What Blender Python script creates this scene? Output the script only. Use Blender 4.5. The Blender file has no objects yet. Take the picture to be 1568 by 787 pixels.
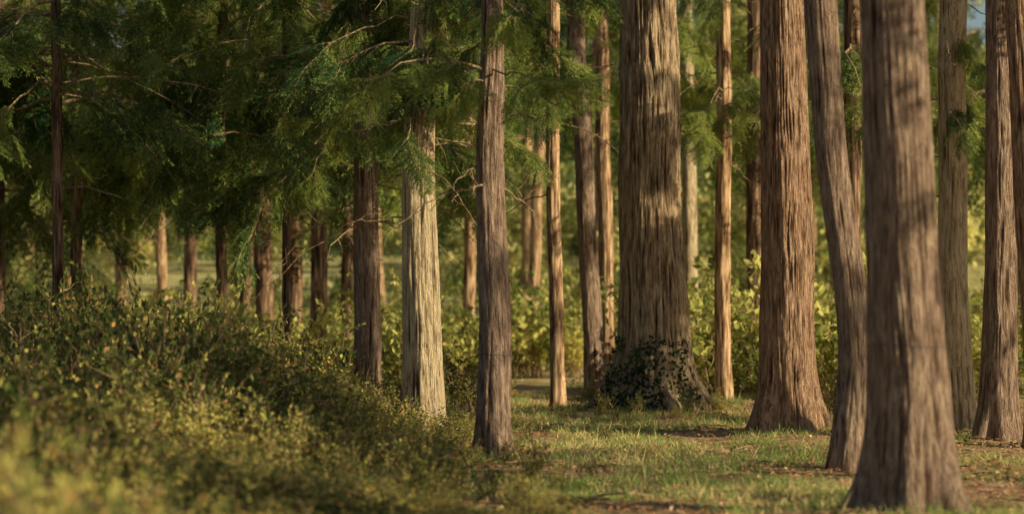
import bpy, math, numpy as np
from mathutils import Vector
rng = np.random.default_rng(7)
scene = bpy.context.scene

# ---------------------------------------------------------------- helpers
def hash3(i, j, k, seed=0):
    n = (i.astype(np.int64)*374761393 + j.astype(np.int64)*668265263 + k.astype(np.int64)*2147483647 + seed*974634777) & 0xFFFFFFFF
    n = ((n ^ (n >> 13))*1274126177) & 0xFFFFFFFF
    n = (n ^ (n >> 16)) & 0xFFFFFFFF
    n = (n*2246822519) & 0xFFFFFFFF
    n = n ^ (n >> 15)
    return (n & 0xFFFFFF)/float(0xFFFFFF)

def vnoise(x, y, z=None, seed=0):
    x = np.asarray(x, float); y = np.asarray(y, float)
    z = np.zeros_like(x) if z is None else np.asarray(z, float)
    xi, yi, zi = np.floor(x), np.floor(y), np.floor(z)
    fx, fy, fz = x-xi, y-yi, z-zi
    fx = fx*fx*(3-2*fx); fy = fy*fy*(3-2*fy); fz = fz*fz*(3-2*fz)
    r = 0
    for a in (0, 1):
        for b in (0, 1):
            for c in (0, 1):
                w = (fx if a else 1-fx)*(fy if b else 1-fy)*(fz if c else 1-fz)
                r = r + w*hash3(xi+a, yi+b, zi+c, seed)
    return r

def sstep(a, b, x):
    t = np.clip((np.asarray(x, float)-a)/(b-a), 0, 1)
    return t*t*(3-2*t)

def ground_h(x, y):
    x = np.asarray(x, float); y = np.asarray(y, float)
    h = 0.10*(vnoise(x*0.35, y*0.35, seed=3)-0.5) + 0.05*(vnoise(x*1.3, y*1.3, seed=4)-0.5)
    h = h + 0.14*np.exp(-((x-1.5)/1.5)**2-((y-25.2)/1.6)**2)
    h = h + 0.07*np.exp(-((x-2.6)/1.0)**2-((y-21.6)/1.0)**2)
    h = h + 3.2*sstep(50, 95, y) + 15*sstep(95, 210, y) + 8*sstep(60, 140, np.abs(x))
    return h

def new_mesh(name, verts, faces, mat=None, smooth=False, attrs=None):
    me = bpy.data.meshes.new(name)
    verts = np.asarray(verts, dtype=np.float32).reshape(-1, 3)
    faces = np.asarray(faces, dtype=np.int32)
    me.vertices.add(len(verts)); me.vertices.foreach_set("co", verts.ravel())
    if len(faces):
        nv = faces.shape[1]
        me.loops.add(faces.size); me.loops.foreach_set("vertex_index", faces.ravel())
        me.polygons.add(len(faces))
        me.polygons.foreach_set("loop_start", np.arange(0, faces.size, nv, dtype=np.int32))
        me.polygons.foreach_set("use_smooth", np.full(len(faces), smooth))
    if attrs:
        for k, (t, v) in attrs.items():
            a = me.attributes.new(k, t, 'POINT')
            v = np.asarray(v)
            if t == 'FLOAT': a.data.foreach_set("value", v.astype(np.float32).ravel())
            elif t == 'INT': a.data.foreach_set("value", v.astype(np.int32).ravel())
            else: a.data.foreach_set("vector", v.astype(np.float32).ravel())
    me.update(calc_edges=True); me.validate()
    if mat: me.materials.append(mat)
    return me

def add_obj(name, me, parent=None, loc=(0, 0, 0)):
    o = bpy.data.objects.new(name, me); o.location = loc
    scene.collection.objects.link(o)
    if parent: o.parent = parent
    return o

# ---------------------------------------------------------------- materials
def mat_base(name):
    m = bpy.data.materials.new(name); m.use_nodes = True
    nt = m.node_tree; nt.nodes.clear()
    out = nt.nodes.new('ShaderNodeOutputMaterial')
    return m, nt, out
def N(nt, t, **kw):
    n = nt.nodes.new(t)
    for k, v in kw.items(): setattr(n, k, v)
    return n
def ramp(nt, src, stops):
    r = N(nt, 'ShaderNodeValToRGB'); e = r.color_ramp.elements
    while len(e) < len(stops): e.new(0.5)
    for i, (p, c) in enumerate(stops):
        e[i].position = p; e[i].color = (*c, 1)
    nt.links.new(src, r.inputs[0]); return r.outputs[0]
def noise(nt, scale, vec=None, detail=4, rough=0.6):
    n = N(nt, 'ShaderNodeTexNoise'); n.inputs['Scale'].default_value = scale
    n.inputs['Detail'].default_value = detail; n.inputs['Roughness'].default_value = rough
    if vec is not None: nt.links.new(vec, n.inputs['Vector'])
    return n.outputs['Fac']
def mixc(nt, fac, a, b, mode='MIX'):
    m = N(nt, 'ShaderNodeMix', data_type='RGBA', blend_type=mode)
    for s, v in ((m.inputs[0], fac), (m.inputs[6], a), (m.inputs[7], b)):
        if hasattr(v, 'is_linked') or hasattr(v, 'links'): nt.links.new(v, s)
        elif isinstance(v, (int, float)): s.default_value = v
        else: s.default_value = (*v, 1)
    return m.outputs[2]

def bark_mat(name, dark, mid, light, patch, fine=1.0, cheap=False):
    m, nt, out = mat_base(name)
    b = N(nt, 'ShaderNodeBsdfDiffuse')
    tc = N(nt, 'ShaderNodeTexCoord')
    if cheap:
        mp = N(nt, 'ShaderNodeMapping'); mp.inputs['Scale'].default_value = (1, 1, 0.1)
        nt.links.new(tc.outputs['Object'], mp.inputs[0])
        f1 = noise(nt, 26, mp.outputs[0], 3, 0.7)
        nt.links.new(ramp(nt, f1, [(0.36, dark), (0.5, mid), (0.64, light)]), b.inputs['Color'])
        nt.links.new(b.outputs[0], out.inputs[0]); return m
    wn = N(nt, 'ShaderNodeTexNoise'); wn.inputs['Scale'].default_value = 1.6; wn.inputs['Detail'].default_value = 1
    nt.links.new(tc.outputs['Object'], wn.inputs['Vector'])
    wm = N(nt, 'ShaderNodeVectorMath', operation='MULTIPLY_ADD'); nt.links.new(wn.outputs['Color'], wm.inputs[0])
    wm.inputs[1].default_value = (.05, .05, .3); nt.links.new(tc.outputs['Object'], wm.inputs[2])
    mp = N(nt, 'ShaderNodeMapping'); mp.inputs['Scale'].default_value = (1, 1, 0.08)
    nt.links.new(wm.outputs[0], mp.inputs[0])
    f1 = noise(nt, 70*fine, mp.outputs[0], 4, 0.7)
    mp2 = N(nt, 'ShaderNodeMapping'); mp2.inputs['Scale'].default_value = (1, 1, 0.25)
    nt.links.new(wm.outputs[0], mp2.inputs[0])
    f2 = noise(nt, 26*fine, mp2.outputs[0], 4, 0.65)
    f3 = noise(nt, 2.6, tc.outputs['Object'], 3, 0.65)
    at = N(nt, 'ShaderNodeAttribute', attribute_name='ridge')
    c1 = ramp(nt, f1, [(0.37, dark), (0.48, mid), (0.62, light)])
    c2 = ramp(nt, f2, [(0.38, dark), (0.48, mid), (0.60, light)])
    c = mixc(nt, 0.5, c1, c2)
    pf = ramp(nt, f3, [(0.42, (0, 0, 0)), (0.62, (1, 1, 1))])
    c = mixc(nt, pf, c, mixc(nt, 0.35, c, patch))
    rr = ramp(nt, at.outputs['Fac'], [(0.25, (0.22, 0.18, 0.155)), (0.54, (1, 1, 1))])
    c = mixc(nt, 1.0, c, rr, 'MULTIPLY')
    nt.links.new(c, b.inputs['Color'])
    ad = N(nt, 'ShaderNodeMath', operation='MULTIPLY_ADD'); nt.links.new(f2, ad.inputs[0]); ad.inputs[1].default_value = 1.6; nt.links.new(f1, ad.inputs[2])
    bm = N(nt, 'ShaderNodeBump'); bm.inputs['Strength'].default_value = 1.0; bm.inputs['Distance'].default_value = 0.06
    nt.links.new(ad.outputs[0], bm.inputs['Height'])
    nt.links.new(bm.outputs[0], b.inputs['Normal'])
    nt.links.new(b.outputs[0], out.inputs[0]); return m

def leaf_mat(name, c_dark, c_mid, c_light, trans=0.3, clump=0.7, brown=None, realized=False, per_tint=0.4):
    m, nt, out = mat_base(name)
    b = N(nt, 'ShaderNodeBsdfDiffuse')
    at = N(nt, 'ShaderNodeAttribute', attribute_name='tint')
    if realized: rnd = N(nt, 'ShaderNodeAttribute', attribute_name='irand').outputs['Fac']
    else: rnd = N(nt, 'ShaderNodeObjectInfo').outputs['Random']
    geo = N(nt, 'ShaderNodeNewGeometry')
    n1 = noise(nt, clump, geo.outputs['Position'], 1, 0.5)
    a = N(nt, 'ShaderNodeMath', operation='MULTIPLY_ADD'); nt.links.new(at.outputs['Fac'], a.inputs[0]); a.inputs[1].default_value = per_tint
    nt.links.new(n1, a.inputs[2])
    a2 = N(nt, 'ShaderNodeMath', operation='MULTIPLY_ADD'); nt.links.new(rnd, a2.inputs[0]); a2.inputs[1].default_value = 0.35
    nt.links.new(a.outputs[0], a2.inputs[2])
    c = ramp(nt, a2.outputs[0], [(0.45, c_dark), (0.85, c_mid), (1.0, c_light)])
    if brown is not None:
        k = ramp(nt, at.outputs['Fac'], [(0.88, (0, 0, 0)), (0.91, (1, 1, 1))])
        c = mixc(nt, k, c, brown)
    nt.links.new(c, b.inputs['Color'])
    t = N(nt, 'ShaderNodeBsdfTranslucent'); nt.links.new(mixc(nt, 0.5, c, c_light), t.inputs[0])
    mx = N(nt, 'ShaderNodeMixShader'); mx.inputs[0].default_value = trans
    nt.links.new(b.outputs[0], mx.inputs[1]); nt.links.new(t.outputs[0], mx.inputs[2])
    nt.links.new(mx.outputs[0], out.inputs[0]); return m

bark_grey = bark_mat('bark_grey_brown', (0.07, 0.042, 0.027), (0.47, 0.315, 0.185), (0.90, 0.68, 0.42), (0.68, 0.45, 0.25), 0.75)
bark_red = bark_mat('bark_red_brown', (0.08, 0.040, 0.024), (0.45, 0.26, 0.155), (0.80, 0.55, 0.35), (0.52, 0.29, 0.165))
bark_pale = bark_mat('bark_pale', (0.16, 0.085, 0.04), (0.80, 0.58, 0.33), (0.95, 0.79, 0.50), (0.90, 0.70, 0.41))
bark_mauve = bark_mat('bark_smooth_brown', (0.085, 0.050, 0.037), (0.37, 0.245, 0.17), (0.70, 0.50, 0.34), (0.48, 0.315, 0.21))
bark_far = bark_mat('bark_distant', (0.08, 0.042, 0.025), (0.38, 0.225, 0.12), (0.78, 0.53, 0.30), (0.42, 0.26, 0.14), cheap=True)
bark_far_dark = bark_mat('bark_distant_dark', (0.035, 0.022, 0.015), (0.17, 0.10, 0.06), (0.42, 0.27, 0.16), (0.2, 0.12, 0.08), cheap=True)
twig_m = bark_mat('twig_bark', (0.13, 0.085, 0.05), (0.30, 0.20, 0.11), (0.52, 0.36, 0.21), (0.3, 0.2, 0.12), cheap=True)
cedar_leaf = leaf_mat('cedar_leaf', (0.018, 0.052, 0.028), (0.05, 0.11, 0.04), (0.29, 0.33, 0.07), 0.25, 0.8, per_tint=0.55)
shrub_leaf = leaf_mat('shrub_leaf', (0.020, 0.050, 0.016), (0.11, 0.155, 0.036), (0.58, 0.50, 0.13), 0.2, 1.3, brown=(0.50, 0.28, 0.10), realized=True)
back_leaf = leaf_mat('background_leaf', (0.05, 0.11, 0.028), (0.24, 0.29, 0.065), (0.74, 0.67, 0.20), 0.35, 0.35)
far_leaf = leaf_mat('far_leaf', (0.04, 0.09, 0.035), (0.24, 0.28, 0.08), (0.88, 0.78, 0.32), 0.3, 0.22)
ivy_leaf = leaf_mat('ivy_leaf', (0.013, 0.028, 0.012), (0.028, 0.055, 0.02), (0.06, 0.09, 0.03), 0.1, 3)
grass_m = leaf_mat('grass_blade', (0.09, 0.25, 0.05), (0.28, 0.44, 0.09), (0.80, 0.64, 0.28), 0.3, 0.8, brown=(0.74, 0.53, 0.26), realized=True)

def ground_mat():
    m, nt, out = mat_base('forest_floor')
    b = N(nt, 'ShaderNodeBsdfDiffuse')
    geo = N(nt, 'ShaderNodeNewGeometry'); P = geo.outputs['Position']
    n1 = noise(nt, 0.7, P, 4); n2 = noise(nt, 22, P, 6, 0.7); n3 = noise(nt, 2.5, P, 5, 0.65)
    soil = ramp(nt, n2, [(0.32, (0.11, 0.05, 0.026)), (0.5, (0.46, 0.235, 0.125)), (0.68, (0.78, 0.51, 0.29))])
    straw = ramp(nt, n2, [(0.32, (0.22, 0.145, 0.06)), (0.66, (0.80, 0.60, 0.29))])
    grs = ramp(nt, n2, [(0.3, (0.09, 0.16, 0.03)), (0.7, (0.36, 0.40, 0.10))])
    c = mixc(nt, ramp(nt, n3, [(0.42, (0, 0, 0)), (0.58, (1, 1, 1))]), soil, straw)
    c = mixc(nt, ramp(nt, n1, [(0.52, (0, 0, 0)), (0.60, (1, 1, 1))]), c, grs)
    sp = N(nt, 'ShaderNodeSeparateXYZ'); nt.links.new(P, sp.inputs[0])
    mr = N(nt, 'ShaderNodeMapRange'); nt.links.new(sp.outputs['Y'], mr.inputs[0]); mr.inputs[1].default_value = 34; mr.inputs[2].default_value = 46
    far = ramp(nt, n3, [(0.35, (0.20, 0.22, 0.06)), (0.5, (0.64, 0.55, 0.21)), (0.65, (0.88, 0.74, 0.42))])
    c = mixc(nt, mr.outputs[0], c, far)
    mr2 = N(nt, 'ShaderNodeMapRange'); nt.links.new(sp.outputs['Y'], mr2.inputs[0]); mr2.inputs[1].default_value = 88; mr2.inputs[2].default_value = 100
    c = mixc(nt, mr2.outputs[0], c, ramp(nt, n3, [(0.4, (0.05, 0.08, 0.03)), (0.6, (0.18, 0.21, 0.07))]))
    nt.links.new(c, b.inputs['Color'])
    bm = N(nt, 'ShaderNodeBump'); bm.inputs['Strength'].default_value = 0.9; bm.inputs['Distance'].default_value = 0.03
    nt.links.new(n2, bm.inputs['Height']); nt.links.new(bm.outputs[0], b.inputs['Normal'])
    nt.links.new(b.outputs[0], out.inputs[0]); return m

# ---------------------------------------------------------------- ground
u = np.linspace(-1, 1, 420); gx = 9*u + 391*u**5
v = np.linspace(0, 1, 460)
gy = 18 + (22*(2*v-1) + 300*np.sign(2*v-1)*np.abs(2*v-1)**5)
GX, GY = np.meshgrid(gx, gy)
GZ = ground_h(GX, GY)
near = np.exp(-((GX-1)/9)**2-((GY-20)/16)**2)
GZ = GZ + near*0.03*(vnoise(GX*5, GY*5, seed=9)-0.5)
V = np.stack([GX, GY, GZ], -1).reshape(-1, 3)
ny, nx = GX.shape
idx = np.arange(ny*nx).reshape(ny, nx)
F = np.stack([idx[:-1, :-1], idx[:-1, 1:], idx[1:, 1:], idx[1:, :-1]], -1).reshape(-1, 4)
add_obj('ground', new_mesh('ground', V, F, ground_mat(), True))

# ---------------------------------------------------------------- leaf builders
class Leaves:
    def __init__(s): s.v = []; s.t = []
    def add(s, p, d, side, L, w, tint, cup=0.0):
        p = np.asarray(p, float); d = np.asarray(d, float); d = d/(np.linalg.norm(d, axis=-1, keepdims=True)+1e-9)
        n = np.cross(d, side); n = n/(np.linalg.norm(n, axis=-1, keepdims=True)+1e-9)
        sd = np.cross(n, d)
        L = np.asarray(L)[..., None]; w = np.asarray(w)[..., None]
        q = np.stack([p, p+d*L*0.45+sd*w+n*L*cup, p+d*L, p+d*L*0.45-sd*w+n*L*cup], -2)
        s.v.append(q.reshape(-1, 3)); s.t.append(np.repeat(np.asarray(tint).ravel(), 4))
    def mesh(s, name, mat, extra=None):
        v = np.concatenate(s.v); t = np.concatenate(s.t)
        f = np.arange(len(v)).reshape(-1, 4)
        me_v, me_f, me_t = v, f, t
        nleaf = len(f)
        if extra is not None:
            ev, ef = extra
            me_f = np.concatenate([f, ef+len(v)]); me_v = np.concatenate([v, ev]); me_t = np.concatenate([t, np.full(len(ev), 0.5)])
        me = new_mesh(name, me_v, me_f, mat, False, {'tint': ('FLOAT', me_t)})
        if extra is not None:
            me.materials.append(twig_m)
            mi = np.zeros(len(me_f), dtype=np.int32); mi[nleaf:] = 1
            if len(me.polygons) == len(me_f): me.polygons.foreach_set('material_index', mi)
        return me

def tube(path, rad, sides=5):
    path = np.asarray(path, float); n = len(path)
    rad = np.broadcast_to(np.asarray(rad, float), (n,))
    T = np.gradient(path, axis=0); T /= np.linalg.norm(T, axis=1, keepdims=True)+1e-9
    ref = np.array([0.31, 0.17, 0.93]) if abs(T[0, 2]) < 0.8 else np.array([1, 0.1, 0.05])
    A = np.cross(T, ref); A /= np.linalg.norm(A, axis=1, keepdims=True)+1e-9
    B = np.cross(T, A)
    th = np.linspace(0, 2*np.pi, sides, endpoint=False)
    v = path[:, None]+rad[:, None, None]*(np.cos(th)[None, :, None]*A[:, None]+np.sin(th)[None, :, None]*B[:, None])
    i = np.arange(n*sides).reshape(n, sides); j = np.roll(i, -1, 1)
    f = np.stack([i[:-1], j[:-1], j[1:], i[1:]], -1).reshape(-1, 4)
    return v.reshape(-1, 3), f
class Tubes:
    def __init__(s): s.v = []; s.f = []; s.n = 0
    def add(s, path, rad, sides=5): s.addvf(*tube(path, rad, sides))
    def addvf(s, v, f): s.v.append(v); s.f.append(f+s.n); s.n += len(v)
    def get(s): return np.concatenate(s.v), np.concatenate(s.f)

def spray_parts(length=0.62, step=0.034, lstep=0.024, lw=0.0066, ll=0.048):
    L = Leaves(); tb = Tubes()
    s = np.arange(0.04, length, step)
    def axis(t): return np.stack([t, 0.04*np.sin(t*5), -0.35*t**2], -1)
    tb.add(axis(np.linspace(0, length, 7)), np.linspace(0.005, 0.0015, 7), 4)
    for k, t in enumerate(s):
        for sg in (-1, 1):
            if rng.random() < 0.28: continue
            tl = (0.07+0.21*np.sin(np.pi*min(1, (t/length)**0.8*0.95)))*rng.uniform(0.65, 1.15)
            if t > length*0.9: tl *= 0.6
            a = sg*rng.uniform(0.6, 1.05)
            d = np.array([np.cos(a), np.sin(a), rng.uniform(-0.45, 0.15)])
            q = np.arange(0.012, tl, lstep)
            p = axis(t)+d*q[:, None]; p[:, 2] -= 0.6*q**2*2
            L.add(axis(t)[None], d[None], np.array([[0, 0, 1.0]]), [tl], [0.003], [0.3])
            for s2 in (-1, 1):
                a2 = a+s2*rng.uniform(0.4, 0.8, len(q))
                dd = np.stack([np.cos(a2), np.sin(a2), rng.uniform(-0.5, 0.2, len(q))], -1)
                side = np.stack([-np.sin(a2), np.cos(a2), rng.uniform(-0.5, 0.5, len(q))], -1)
                L.add(p, dd, side, ll*rng.uniform(0.6, 1.3, len(q)), np.full(len(q), lw), rng.random(len(q))*0.7)
    v, f = tb.get()
    return np.concatenate(L.v), np.concatenate(L.t), v, f
def euler_m(rx, ry, rz):
    cx, sx, cy, sy, cz, sz = np.cos(rx), np.sin(rx), np.cos(ry), np.sin(ry), np.cos(rz), np.sin(rz)
    X = np.array([[1, 0, 0], [0, cx, -sx], [0, sx, cx]]); Y = np.array([[cy, 0, sy], [0, 1, 0], [-sy, 0, cy]]); Z = np.array([[cz, -sz, 0], [sz, cz, 0], [0, 0, 1]])
    return Z@Y@X
def bough(name, sprays, Ln=1.5, nspr=11):
    """One whole limb along +X: bent, drooping, carrying flat sprays."""
    L = Leaves(); tb = Tubes()
    t = np.linspace(0, 1, 9); bend = rng.uniform(-.5, .5); rise = rng.uniform(0, .3); sag = rng.uniform(.4, .75)
    path = np.stack([Ln*t, bend*Ln*t*t*.5, Ln*(rise*t-sag*t*t)], -1); path[2:] += rng.normal(0, .02, (7, 3))
    tb.add(path, np.linspace(.016, .004, 9), 5)
    for i in range(nspr):
        tt = rng.uniform(.2, 1.0)
        p = np.array([np.interp(tt, t, path[:, c]) for c in range(3)])
        v, tn, v2, f2 = sprays[rng.integers(len(sprays))]
        M = euler_m(rng.normal(0, .5), rng.uniform(.15, 1.15), rng.normal(0, .8))*rng.uniform(.55, 1.15)
        L.v.append(v@M.T+p); L.t.append(np.clip(tn+rng.uniform(0, .3), 0, 1)); tb.addvf(v2@M.T+p, f2)
    return L.mesh(name, cedar_leaf, tb.get())

def leaf_clump(name, R=0.6, n=420, ll=0.07, lw=0.02, mat=far_leaf, flat=0.6):
    L = Leaves()
    c = rng.normal(0, 1, (14, 3)); c *= (R*rng.uniform(0.3, 1, 14)/np.linalg.norm(c, axis=1))[:, None]; c[:, 2] *= flat
    w = rng.integers(0, 14, n)
    p = c[w]+rng.normal(0, R*0.2, (n, 3))
    d = rng.normal(0, 1, (n, 3)); d[:, 2] -= 0.4
    L.add(p, d, rng.normal(0, 1, (n, 3)), ll*rng.uniform(0.6, 1.4, n), lw*rng.uniform(0.7, 1.3, n), rng.random(n)*0.87, 0.1)
    return L.mesh(name, mat)

def shrub(name, H=0.9, nst=20, ll=0.05, lw=0.0135, mat=shrub_leaf, leaves_per=34):
    L = Leaves(); tb = Tubes()
    for i in range(nst):
        a = rng.uniform(0, 2*np.pi); lean = rng.uniform(0.1, 0.75)
        h = H*rng.uniform(0.55, 1.05)*(1.3 if i < 3 else 1); b0 = rng.normal(0, 0.09, 2)
        t = np.linspace(0, 1, 8)
        path = np.stack([b0[0]+np.cos(a)*lean*h*t**1.3*0.75, b0[1]+np.sin(a)*lean*h*t**1.3*0.75, h*t*(1-0.25*lean*t)], -1)
        path[1:] += rng.normal(0, 0.018, (7, 3))
        tb.add(path, np.linspace(0.006, 0.0018, 8), 4)
        for tw in range(4):
            k = rng.integers(2, 7); p0 = path[k]
            d = rng.normal(0, 1, 3); d[2] = abs(d[2])*0.9+0.2; d /= np.linalg.norm(d)
            tl = rng.uniform(0.1, 0.28)
            pp = p0+d*np.linspace(0, tl, 4)[:, None]; pp[1:] += rng.normal(0, 0.008, (3, 3))
            tb.add(pp, np.linspace(0.003, 0.001, 4), 3)
            n = int(leaves_per/4)
            tt = rng.uniform(0.15, 1.05, n)
            pt = p0+d*tl*tt[:, None]
            dd = rng.normal(0, 0.75, (n, 3))+d*0.6; dd[:, 2] += 0.15
            L.add(pt, dd, rng.normal(0, 1, (n, 3))*0.6+np.array([0.5, 0.5, 0]), ll*rng.uniform(0.6, 1.3, n), lw*rng.uniform(0.8, 1.3, n), rng.random(n), 0.12)
        n = leaves_per//4
        tt = rng.uniform(0.3, 1.0, n)
        pt = np.stack([np.interp(tt, t, path[:, j]) for j in range(3)], -1)
        dd = rng.normal(0, 1, (n, 3)); dd[:, 2] += 0.4
        L.add(pt, dd, rng.normal(0, 1, (n, 3)), ll*rng.uniform(0.6, 1.3, n), lw*rng.uniform(0.8, 1.3, n), rng.random(n), 0.12)
    return L.mesh(name, mat, tb.get())

def tuft(name, n=30, H=0.10, spread=0.08):
    L = Leaves()
    p = np.stack([rng.normal(0, spread, n), rng.normal(0, spread, n), np.full(n, -0.01)], -1)
    d = np.stack([rng.normal(0, 0.7, n), rng.normal(0, 0.7, n), np.ones(n)], -1)
    L.add(p, d, rng.normal(0, 1, (n, 3))*np.array([1, 1, 0.1]), H*rng.uniform(0.35, 1.2, n), np.full(n, 0.003), rng.random(n))
    return L.mesh(name, grass_m)

def collect(name, meshes):
    c = bpy.data.collections.new(name)
    for i, me in enumerate(meshes):
        c.objects.link(bpy.data.objects.new(f"{name}_{i:02d}", me))
    return c
sp_f = [spray_parts() for i in range(5)]
sp_c = [spray_parts(0.7, 0.07, 0.055, 0.014, 0.09) for i in range(4)]
C_spray = collect('cedar_bough', [bough(f'cedar_bough_{i}', sp_f, 1.5, 10) for i in range(7)])
C_spray_far = collect('cedar_bough_coarse', [bough(f'cedar_bough_c{i}', sp_c, 1.5, 10) for i in range(5)])
C_clump = collect('leaf_clump', [leaf_clump(f'leaf_clump_{i}', 0.75, 340, 0.15, 0.042) for i in range(4)])
C_back = collect('undergrowth', [shrub(f'undergrowth_{i}', 1.0, 16, 0.08, 0.024, back_leaf, 30) for i in range(4)])
C_shrub = collect('shrub', [shrub(f'shrub_{i}') for i in range(6)])
C_tuft = collect('grass_tuft', [tuft(f'grass_tuft_{i}', 30, 0.08 if i < 4 else 0.15) for i in range(5)])

def inst_group(coll, realize=False):
    ng = bpy.data.node_groups.new('instance_'+coll.name, 'GeometryNodeTree')
    ng.interface.new_socket('Geometry', in_out='INPUT', socket_type='NodeSocketGeometry')
    ng.interface.new_socket('Geometry', in_out='OUTPUT', socket_type='NodeSocketGeometry')
    gi = ng.nodes.new('NodeGroupInput'); go = ng.nodes.new('NodeGroupOutput')
    ip = ng.nodes.new('GeometryNodeInstanceOnPoints'); ci = ng.nodes.new('GeometryNodeCollectionInfo')
    ci.inputs['Collection'].default_value = coll
    ci.inputs['Separate Children'].default_value = True; ci.inputs['Reset Children'].default_value = True
    def attr(n, t):
        a = ng.nodes.new('GeometryNodeInputNamedAttribute'); a.data_type = t; a.inputs['Name'].default_value = n
        return a.outputs['Attribute']
    e = ng.nodes.new('FunctionNodeEulerToRotation')
    ng.links.new(attr('rot', 'FLOAT_VECTOR'), e.inputs[0])
    ng.links.new(gi.outputs[0], ip.inputs['Points']); ng.links.new(ci.outputs[0], ip.inputs['Instance'])
    ip.inputs['Pick Instance'].default_value = True
    ng.links.new(attr('idx', 'INT'), ip.inputs['Instance Index'])
    ng.links.new(e.outputs[0], ip.inputs['Rotation'])
    ng.links.new(attr('scl', 'FLOAT_VECTOR'), ip.inputs['Scale'])
    last = ip.outputs[0]
    if realize:   # 'irand' point attribute travels through the instances
        rz = ng.nodes.new('GeometryNodeRealizeInstances'); ng.links.new(last, rz.inputs[0]); last = rz.outputs[0]
    ng.links.new(last, go.inputs[0]); return ng
REAL = {'shrub', 'grass_tuft'}
G = {c.name: (inst_group(c, c.name in REAL), len(c.objects)) for c in (C_spray, C_spray_far, C_clump, C_back, C_shrub, C_tuft)}

def scatter(name, gname, P, R, S, parent=None):
    P = np.asarray(P, float).reshape(-1, 3); n = len(P)
    S = np.asarray(S, float)
    if S.ndim == 1: S = np.repeat(S[:, None], 3, 1)
    ng, k = G[gname]
    me = new_mesh(name, P, [], None, False, {'rot': ('FLOAT_VECTOR', R), 'scl': ('FLOAT_VECTOR', S), 'idx': ('INT', rng.integers(0, k, n)), 'irand': ('FLOAT', rng.random(n))})
    o = add_obj(name, me, parent)
    md = o.modifiers.new('instances', 'NODES'); md.node_group = ng
    return o

twine_m, _nt, _o = mat_base('faded_blue_twine')
_b = N(_nt, 'ShaderNodeBsdfDiffuse'); _nt.links.new(ramp(_nt, noise(_nt, 60), [(.4, (.06, .06, .08)), (.6, (.14, .16, .22))]), _b.inputs['Color']); _nt.links.new(_b.outputs[0], _o.inputs[0])

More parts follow.
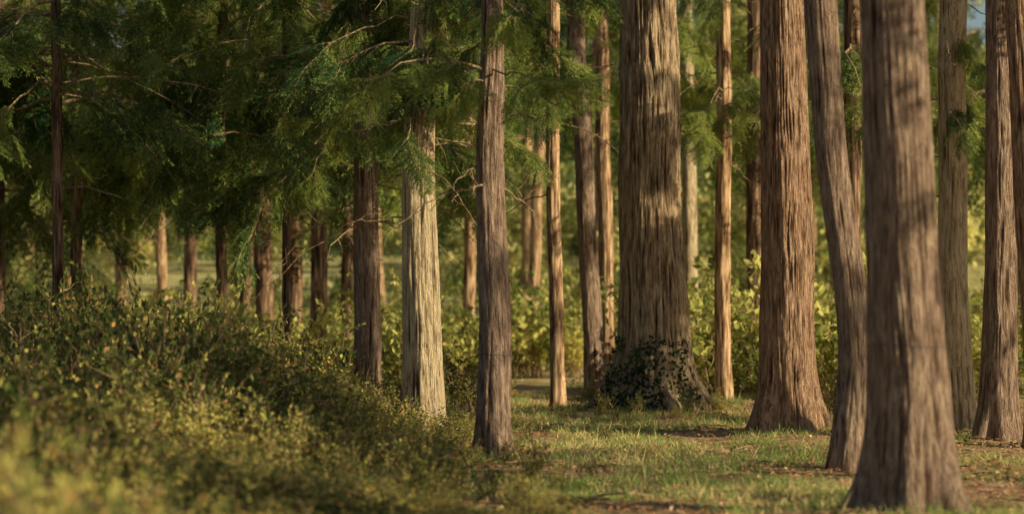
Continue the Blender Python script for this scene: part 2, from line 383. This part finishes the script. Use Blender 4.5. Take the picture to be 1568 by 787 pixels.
# ---------------------------------------------------------------- trees
def make_tree(x, y, prof, mat, height=8.5, n=96, dz=0.04, ridge=0.010, cell=0.018, flare=0.05, fh=0.22, lobes=5,
              crown=3.0, limbs=30, llen=(0.9, 1.8), fine=True, dead=6, zvis=4.6, pw=1.2, twine=None):
    """prof: list of (z, x_world, radius) from ground up, metres."""
    sd = int(abs(x*131+y*17))
    g0 = float(ground_h(x, y))
    prof = sorted(prof)
    z = np.concatenate([np.arange(-0.25, zvis, dz), np.linspace(zvis, height, 14)])
    pz = [p[0] for p in prof]; px = [p[1] for p in prof]; pr = [p[2] for p in prof]
    sl = (px[-1]-px[-2])/(pz[-1]-pz[-2]) if len(prof) > 1 else 0
    pz = pz+[pz[-1]+2, height]; px = px+[px[-1]+sl*1.2, px[-1]+sl*1.6]; pr = pr+[pr[-1]*0.85, 0.025]
    def smooth(a):
        w = max(3, int(0.5/dz)); kx = np.linspace(-0.25, height, int((height+0.25)/dz)+1)
        fy = np.interp(kx, pz, a); ker = np.hanning(w+2); ker /= ker.sum()
        fy = np.convolve(np.pad(fy, w, mode='edge'), ker, 'same')[w:-w]
        return np.interp(z, kx, fy)
    cx = smooth(px); r = smooth(pr)
    cx += 0.02*(vnoise(z*0.9, z*0+sd, seed=5)-0.5)*2
    cyv = 0.03*(vnoise(z*0.5, z*0+sd+9, seed=6)-0.5)*2
    th = np.linspace(0, 2*np.pi, n, endpoint=False)
    TH, Z = np.meshgrid(th, z); RR = np.repeat(r[:, None], n, 1)
    k = np.mean(np.maximum(RR/cell, 2))
    THw = TH+0.12*(vnoise(np.cos(TH)*2, np.sin(TH)*2, Z*1.3, seed=sd+7)-0.5)*2
    n1 = vnoise(np.cos(THw)*k+31+sd, np.sin(THw)*k+17, Z/0.45, seed=sd)
    n2 = vnoise(np.cos(THw)*k*2.1+3, np.sin(THw)*k*2.1+7+sd, Z/0.18, seed=sd+1)
    n3 = vnoise(np.cos(TH)*2+3, np.sin(TH)*2+7+sd, Z/0.9, seed=sd+2)
    rd = 1-np.abs(2*n1-1); rd = 0.6*rd+0.4*n2
    zz = np.clip(Z, 0, None)
    lob = 1+0.55*np.cos(lobes*TH+sd+0.8*np.sin(TH*2+sd))+0.3*np.cos((lobes+3)*TH+2*sd)
    R = RR*(1+0.10*(n3-0.5))+ridge*(rd-0.5)*2+flare*np.exp(-zz/fh)*lob
    X = cx[:, None]-x+R*np.cos(TH); Y = cyv[:, None]+R*np.sin(TH)
    Vv = np.stack([X, Y, Z], -1).reshape(-1, 3)
    i = np.arange(len(z)*n).reshape(len(z), n); j = np.roll(i, -1, 1)
    F = np.stack([i[:-1], j[:-1], j[1:], i[1:]], -1).reshape(-1, 4)
    tree = add_obj('cedar_tree', new_mesh('cedar_tree', Vv, F, mat, True, {'ridge': ('FLOAT', np.clip(rd, 0, 1))}), None, (x, y, g0))
    if twine is not None:
        kz = int(np.argmin(np.abs(z-twine))); cc = np.array([cx[kz]-x, cyv[kz]])
        rr = np.hypot(X[kz]-cc[0], Y[kz]-cc[1])+.0015
        ring = np.stack([cc[0]+rr*np.cos(th), cc[1]+rr*np.sin(th), z[kz]+.006*np.sin(th*2)], -1); ring = np.concatenate([ring, ring[:2]])
        tv, tf = tube(ring, .002, 6); add_obj('twine', new_mesh('twine', tv, tf, twine_m, True), tree)
    tb = Tubes(); P = []; Rr = []; S = []
    for q in range(limbs):
        z0 = crown+(height-0.5-crown)*rng.random()**pw
        fr = (z0-crown)/(height-crown)
        P.append([np.interp(z0, z, cx)-x, np.interp(z0, z, cyv), z0])
        Rr.append([rng.normal(0, .2), rng.normal(0, .15), rng.uniform(0, 2*np.pi)])
        S.append(rng.uniform(*llen)*(1-0.5*max(0, fr))/1.5)
    for q in range(dead):
        z0 = rng.uniform(max(1.8, crown-1.0), crown+2.0); az = rng.uniform(0, 2*np.pi)
        Ln = rng.uniform(*llen)*.85; t = np.linspace(0, 1, 11); bend = rng.uniform(-1, 1); dv = (np.cos(az), np.sin(az))
        path = np.stack([np.interp(z0, z, cx)-x+dv[0]*Ln*t-dv[1]*bend*Ln*t*t*.5, np.interp(z0, z, cyv)+dv[1]*Ln*t+dv[0]*bend*Ln*t*t*.5,
                         z0+Ln*(rng.uniform(0, .4)*t-rng.uniform(.2, .9)*t*t)], -1)
        path[2:] += np.cumsum(rng.normal(0, .018, (9, 3)), 0)
        tb.add(path, np.linspace(.010, .003, 11), 5)
        for s2 in range(3):
            kk = rng.integers(2, 9); d = rng.normal(0, 1, 3); d /= np.linalg.norm(d)
            pp = path[kk]+d*np.linspace(0, rng.uniform(0.15, 0.45), 5)[:, None]; pp[1:] += rng.normal(0, 0.02, (4, 3))
            tb.add(pp, np.linspace(0.005, 0.0015, 5), 4)
    if tb.n:
        lv, lf = tb.get(); add_obj('dead_limbs', new_mesh('dead_limbs', lv, lf, twig_m, True), tree)
    if P: scatter('boughs', 'cedar_bough' if fine else 'cedar_bough_coarse', P, Rr, S, tree)
    return tree

# --- trees with low dark boughs, left centre
make_tree(-1.45, 24.3, [(0, -1.44, .14), (1.6, -1.476, .125), (4.2, -1.51, .09)], bark_mauve, crown=2.8, limbs=46, dead=16, llen=(0.8, 1.6), height=7)
make_tree(-0.77, 21.3, [(0, -.76, .175), (1.4, -.80, .16), (2.2, -.812, .14), (3.9, -.77, .10)], bark_pale, crown=2.8, limbs=54, dead=14, flare=.05, llen=(0.6, 1.3), height=6.3, ridge=.014)
make_tree(-0.13, 18.5, [(0, -.12, .125), (1.5, -.165, .115), (3.5, -.17, .08)], bark_mauve, crown=2.8, limbs=28, dead=10, llen=(0.5, 1.1), flare=.035, height=6.3, twine=.78)
# --- thinner trees behind the centre
make_tree(0.47, 27, [(0, .50, .078), (4.6, .445, .07)], bark_far, n=48, flare=.02, crown=3.2, limbs=18, dead=8, llen=(.7, 1.3), height=7)
make_tree(1.0, 30, [(0, 1.04, .12), (4.1, .82, .11)], bark_mauve, n=56, flare=.03, crown=4.0, limbs=14, dead=8)
make_tree(1.28, 33, [(0, 1.30, .105), (5.3, 1.21, .09)], bark_far, n=56, flare=.02, crown=4.2, limbs=14)
make_tree(-0.74, 42, [(0, -.74, .105), (5, -.74, .09)], bark_far, n=40, dz=.1, flare=.02, crown=4.2, limbs=14, fine=False, llen=(1.2, 2.0))
# --- big trunk
make_tree(1.42, 25, [(0, 1.42, .43), (.35, 1.44, .39), (.61, 1.46, .355), (1.61, 1.44, .32), (4.3, 1.40, .285)], bark_grey, n=280, dz=.022, ridge=.026, cell=.024,
          height=14, flare=.17, fh=.26, lobes=5, crown=7.5, limbs=8, dead=0, llen=(1.3, 2.3))
make_tree(2.65, 36, [(0, 2.7, .115), (5, 2.6, .10)], bark_pale, n=48, flare=.02, crown=4.6, limbs=10)
make_tree(2.49, 28.5, [(0, 2.49, .092), (5, 2.49, .08)], bark_far, n=48, flare=.02, crown=3.4, limbs=15, llen=(.6, 1.2), height=7)
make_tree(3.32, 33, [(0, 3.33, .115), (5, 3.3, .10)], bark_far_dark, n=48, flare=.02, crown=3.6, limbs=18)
make_tree(2.43, 21.3, [(0, 2.42, .27), (.5, 2.43, .245), (1.55, 2.44, .23), (3.85, 2.39, .185)], bark_red, n=240, dz=.022, ridge=.014, cell=.016,
          height=14, flare=.10, fh=.22, lobes=6, crown=7.5, limbs=8, dead=0, llen=(1.3, 2.2))
make_tree(2.36, 17, [(0, 2.36, .125), (.4, 2.385, .118), (.78, 2.40, .115), (1.47, 2.34, .11), (2.39, 2.245, .11), (3.31, 2.16, .115)], bark_mauve, n=110, dz=.03,
          ridge=.006, flare=.03, height=11, crown=7, limbs=6, dead=0)
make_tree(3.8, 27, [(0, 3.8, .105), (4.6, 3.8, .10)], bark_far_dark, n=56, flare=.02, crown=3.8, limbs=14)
make_tree(2.15, 13.2, [(0, 2.17, .235), (.68, 2.16, .212), (1.4, 2.12, .19), (2.83, 2.07, .167)], bark_mauve, n=200, dz=.022, ridge=.010, cell=.015, flare=.10, fh=.22,
          height=13, crown=8, limbs=6, dead=0, lobes=5, twine=.92)
make_tree(4.22, 23, [(0, 4.26, .155), (1.6, 4.20, .137), (4.1, 4.19, .124)], bark_pale, n=90, flare=.03, crown=3.0, limbs=16, dead=8, llen=(.5, 1.0), height=7)
make_tree(4.29, 21.3, [(0, 4.29, .165), (1.55, 4.30, .138), (3.85, 4.28, .115)], bark_mauve, n=110, flare=.07, crown=5.5, limbs=5, dead=2)
make_tree(4.35, 20, [(0, 4.40, .13), (1.5, 4.30, .12), (3.7, 4.17, .10)], bark_red, n=80, flare=.03, crown=6, limbs=4, dead=0)
# --- trees left, behind the shrubs
for (x, y, r, c, dx) in [(-6.0, 45, .125, 3.2, 0), (-4.5, 40, .095, 3.4, .35), (-3.87, 38, .145, 3.8, -.1), (-3.76, 42, .135, 4.2, 0), (-2.91, 36, .125, 3.8, .05),
                        (-2.73, 40, .10, 3.8, 0), (-8.15, 50, .13, 2.9, .2), (-6.86, 48, .11, 3.1, -.25)]:
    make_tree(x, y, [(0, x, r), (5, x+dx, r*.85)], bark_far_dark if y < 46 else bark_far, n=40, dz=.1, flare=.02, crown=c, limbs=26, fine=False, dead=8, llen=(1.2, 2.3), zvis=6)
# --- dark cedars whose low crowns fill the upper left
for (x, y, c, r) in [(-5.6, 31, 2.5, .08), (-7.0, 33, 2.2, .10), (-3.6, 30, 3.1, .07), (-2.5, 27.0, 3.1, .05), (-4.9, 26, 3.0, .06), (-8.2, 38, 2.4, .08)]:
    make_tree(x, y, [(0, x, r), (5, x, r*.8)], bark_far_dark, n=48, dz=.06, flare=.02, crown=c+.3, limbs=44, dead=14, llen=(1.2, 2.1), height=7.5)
# --- rest of the wood to the right, outside the picture, that throws the dappled shade
for (x, y, c) in [(8.3, 20.8, 4.2), (12, 11.6, 4.5), (8.2, 11.3, 3.9), (14, 18.2, 5), (9, 27.5, 4.6), (9.5, 6.5, 4.6)]:
    r = rng.uniform(.11, .16)
    make_tree(x, y, [(0, x, r), (6, x, r*.8)], bark_far, n=40, dz=.1, flare=.05, crown=c, limbs=17, fine=False, dead=6, llen=(1.3, 2.3), zvis=6, height=9.5)
# --- background trees
for i in range(38):
    y = rng.uniform(46, 92); x = rng.uniform(-.25, .25)*y
    if x < -.11*y and i % 2: x = -x
    r = rng.uniform(.08, .15)
    make_tree(x, y, [(0, x, r), (7, x+rng.normal(0, .4), r*.8)], bark_far, n=20, dz=.3, flare=.02, crown=rng.uniform(3.9, 7), limbs=11, fine=False, dead=3, llen=(1.8, 3.0), zvis=7, height=10)

# ---------------------------------------------------------------- distant foliage mass
n = 860
y = rng.uniform(70, 112, n); x = rng.uniform(-.28, .28, n)*y
z = ground_h(x, y)+15*rng.random(n)**0.9+0.5
keep = (vnoise(x*0.3, y*0.3, z*0.4, seed=21) > 0.42)
x, y, z = x[keep], y[keep], z[keep]
n2 = 360
y2 = rng.uniform(56, 90, n2); x2 = rng.uniform(-.27, .27, n2)*y2; z2 = ground_h(x2, y2)+.3+3.2*rng.random(n2)**1.3
k2 = vnoise(x2*.22, y2*.22, seed=24) > .42
x = np.concatenate([x, x2[k2]]); y = np.concatenate([y, y2[k2]]); z = np.concatenate([z, z2[k2]]); n = len(x)
sc = np.where(y < 86, rng.uniform(.7, 1.5, n), rng.uniform(1.2, 2.4, n))
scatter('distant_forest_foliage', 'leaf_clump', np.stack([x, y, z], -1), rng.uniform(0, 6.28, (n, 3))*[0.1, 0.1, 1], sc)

# ---------------------------------------------------------------- undergrowth behind the trees
P = []; S = []
while len(P) < 300:
    y = rng.uniform(29, 58); x = rng.uniform(-.24, .24)*y
    if y < 36 and 0 < x < 1.3: continue
    if vnoise(np.array([x*.4]), np.array([y*.4]), seed=33)[0] < 0.42: continue
    s = rng.uniform(0.6, 1.7)*(0.85 if x < 0 else 1.1)
    P.append([x, y, float(ground_h(x, y))-.05]); S.append(s)
P = np.array(P); n = len(P)
scatter('undergrowth', 'undergrowth', P, np.stack([rng.normal(0, .1, n), rng.normal(0, .1, n), rng.uniform(0, 6.28, n)], -1), np.array(S))

# ---------------------------------------------------------------- shrub thicket on the left
P = []; S = []
def edge(y): return np.interp(y, [6, 10, 13, 16, 18, 20, 22, 25, 30], [-.15, -.35, -.45, -.40, -.35, -.35, -.5, -.9, -1.2])
for i in range(2100):
    y = rng.uniform(6.0, 29); e = edge(y)+rng.normal(0, .12); x = rng.uniform(-.225*y-.4, e)
    if rng.random() > 0.30+0.014*y: continue
    if abs(x+.76) < .22 and 20 < y < 21.6: continue
    if abs(x+.12) < .2 and 17.5 < y < 18.6: continue
    far_h = np.clip(0.26+(e-x)*0.36, .2, 1.0)
    hh = far_h*(0.60 if y < 10 else 0.60+0.38*min(1, (y-10)/8))
    hh *= 0.50+0.95*vnoise(np.array([x*1.0]), np.array([y*.6]), seed=12)[0]
    P.append([x, y, float(ground_h(x, y))-.03]); S.append([hh*1.0/0.9*rng.uniform(.75, 1.15)])
for (x, y, s) in [(-.98, 4.7, .84), (-1.12, 5.3, .86), (-.80, 5.2, .72), (-1.18, 5.9, .84), (-1.32, 6.6, .82), (-1.0, 6.9, .70), (-1.4, 7.4, .78)]:
    P.append([x, y, float(ground_h(x, y))-.03]); S.append([s])
for i in range(60):
    y = rng.uniform(11, 24); x = edge(y)+abs(rng.normal(0, .45))
    P.append([x, y, float(ground_h(x, y))-.03]); S.append([rng.uniform(.12, .28)])
P = np.array(P); S = np.array(S)[:, 0]; n = len(P)
W = np.clip(S, .5, 1); W[-60:] = S[-60:]*1.2
scatter('shrub_thicket', 'shrub', P, np.stack([rng.normal(0, .12, n), rng.normal(0, .12, n), rng.uniform(0, 6.28, n)], -1), np.stack([W, W, S], -1))
Q = [(.9, 24.1, .32), (1.25, 24.0, .26), (1.75, 24.0, .22), (2.1, 24.3, .3), (.75, 25, .4), (1.95, 24.9, .35), (3.1, 23.5, .6), (3.4, 24.2, .7), (2.9, 26.5, .9), (3.6, 26, .7),
     (-.35, 24, .6), (-.55, 26, .8), (-.15, 27.5, .8), (-.9, 27, .9), (4.6, 25, .7), (5.3, 26, 1.0), (1.0, 23.3, .2), (1.6, 23.6, .18), (4.0, 29, 1.1), (2.1, 29.5, 1)]
Q = np.array(Q); n = len(Q)
scatter('woodland_shrub', 'shrub', np.stack([Q[:, 0], Q[:, 1], ground_h(Q[:, 0], Q[:, 1])-.02], -1), np.stack([np.zeros(n), np.zeros(n), rng.uniform(0, 6, n)], -1),
        np.stack([Q[:, 2]*1.1, Q[:, 2]*1.1, Q[:, 2]], -1))

# ---------------------------------------------------------------- grass, litter
n = 14000
y = 10.5+24*rng.random(n); x = rng.uniform(-1, 1, n)*(.235*y)+0
x = np.where(x < edge(y)-.3, rng.uniform(-.4, .235, n)*y, x)
dens = vnoise(x*1.1, y*.8, seed=40)*0.6+vnoise(x*3, y*3, seed=41)*0.4+.16*np.exp(-((x-1.6)/.9)**2-((y-17.5)/2.6)**2)
lim = 0.48+0.18*sstep(2.0, 3.1, x+(17-y)*.12)
keep = (dens > lim) & (x > edge(y)-.5)
x, y = x[keep], y[keep]; n = len(x)
scatter('grass', 'grass_tuft', np.stack([x, y, ground_h(x, y)], -1), np.stack([rng.normal(0, .2, n), rng.normal(0, .2, n), rng.uniform(0, 6.28, n)], -1), rng.uniform(.4, 1.1, n))

litter_m = leaf_mat('dry_leaf', (0.15, 0.065, 0.03), (0.48, 0.24, 0.11), (0.80, 0.53, 0.29), 0.1, 3, realized=True)
n = 20000
y = 10.5+18*rng.random(n); x = rng.uniform(-.1, .24, n)*y
L = Leaves(); p = np.stack([x, y, ground_h(x, y)+.014], -1)
d = rng.normal(0, 1, (n, 3))*[1, 1, .25]
sd = rng.normal(0, 1, (n, 3))*[1, 1, .35]
L.add(p, d, sd, rng.uniform(.02, .06, n), rng.uniform(.005, .015, n), rng.random(n)*1.4, .1)
add_obj('leaf_litter', L.mesh('leaf_litter', litter_m))
tb = Tubes()
for i in range(150):
    y = rng.uniform(11, 26); x = rng.uniform(-.03, .23)*y; a = rng.uniform(0, 3.14); l = rng.uniform(.08, .45)
    t = np.linspace(-.5, .5, 6); px = x+np.cos(a)*l*t; py = y+np.sin(a)*l*t+rng.normal(0, .012, 6)
    tb.add(np.stack([px, py, ground_h(px, py)+.02+rng.uniform(0, .02, 6)], -1), np.linspace(.007, .003, 6), 5)
lv, lf = tb.get(); add_obj('fallen_twigs', new_mesh('fallen_twigs', lv, lf, twig_m, True))
t = np.linspace(0, 1, 12); px = .42+.40*t; py = 13.9+.5*t+.04*np.sin(t*9)
lv, lf = tube(np.stack([px, py, ground_h(px, py)+.035+.03*np.sin(t*3)], -1), np.linspace(.010, .004, 12), 7)
add_obj('fallen_branch', new_mesh('fallen_branch', lv, lf, twig_m, True))

# ivy around the foot of the big trunk
n = 1300
th = rng.uniform(math.pi*1.1, math.pi*1.95, n); zz = 0.72*rng.random(n)**1.7
c = vnoise(th*3, zz*4, seed=50); k = c > 0.42
th, zz = th[k], zz[k]; n = len(th)
rr = np.interp(zz, [0, .35, .61, 1], [.46, .41, .37, .35])+.19*np.exp(-zz/.26)+rng.uniform(0, .04, n)
p = np.stack([1.43+rr*np.cos(th), 25+rr*np.sin(th), zz+float(ground_h(1.42, 25))], -1)
nrm = np.stack([np.cos(th), np.sin(th), np.full(n, .3)], -1)
d = rng.normal(0, 1, (n, 3)); d -= nrm*(d*nrm).sum(1, keepdims=True)*.6
L = Leaves(); L.add(p, d, np.cross(nrm, d)+rng.normal(0, .4, (n, 3)), rng.uniform(.03, .055, n), rng.uniform(.010, .019, n), rng.random(n)*.89, .1)
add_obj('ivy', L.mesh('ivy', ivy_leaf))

# ---------------------------------------------------------------- light, sky, camera
S = Vector((0.85, -0.41, 0.33)).normalized()
el = math.asin(S.z); az = math.atan2(S.x, S.y)
sun = bpy.data.lights.new('sun', 'SUN'); sun.energy = 5; sun.angle = math.radians(.5); sun.color = (1, .88, .62)
so = add_obj('sun', sun); so.rotation_euler = S.to_track_quat('Z', 'Y').to_euler()
w = bpy.data.worlds.new('World'); scene.world = w; w.use_nodes = True
nt = w.node_tree; bg = nt.nodes['Background']
sky = nt.nodes.new('ShaderNodeTexSky'); sky.sky_type = 'NISHITA'; sky.sun_disc = False
sky.sun_elevation = el; sky.sun_rotation = az
nt.links.new(sky.outputs[0], bg.inputs[0]); bg.inputs[1].default_value = 0.08

cam = bpy.data.cameras.new('camera'); co = add_obj('camera', cam, None, (0, 0, 1.15))
co.rotation_euler = (math.pi/2, 0, 0)
cam.lens = 85; cam.sensor_width = 36; cam.shift_y = 76.5/1568
cam.clip_end = 1000
cam.dof.use_dof = True; cam.dof.focus_distance = 21.5; cam.dof.aperture_fstop = 1.6
scene.camera = co
scene.view_settings.view_transform = 'Standard'; scene.view_settings.look = 'None'; scene.view_settings.exposure = 0
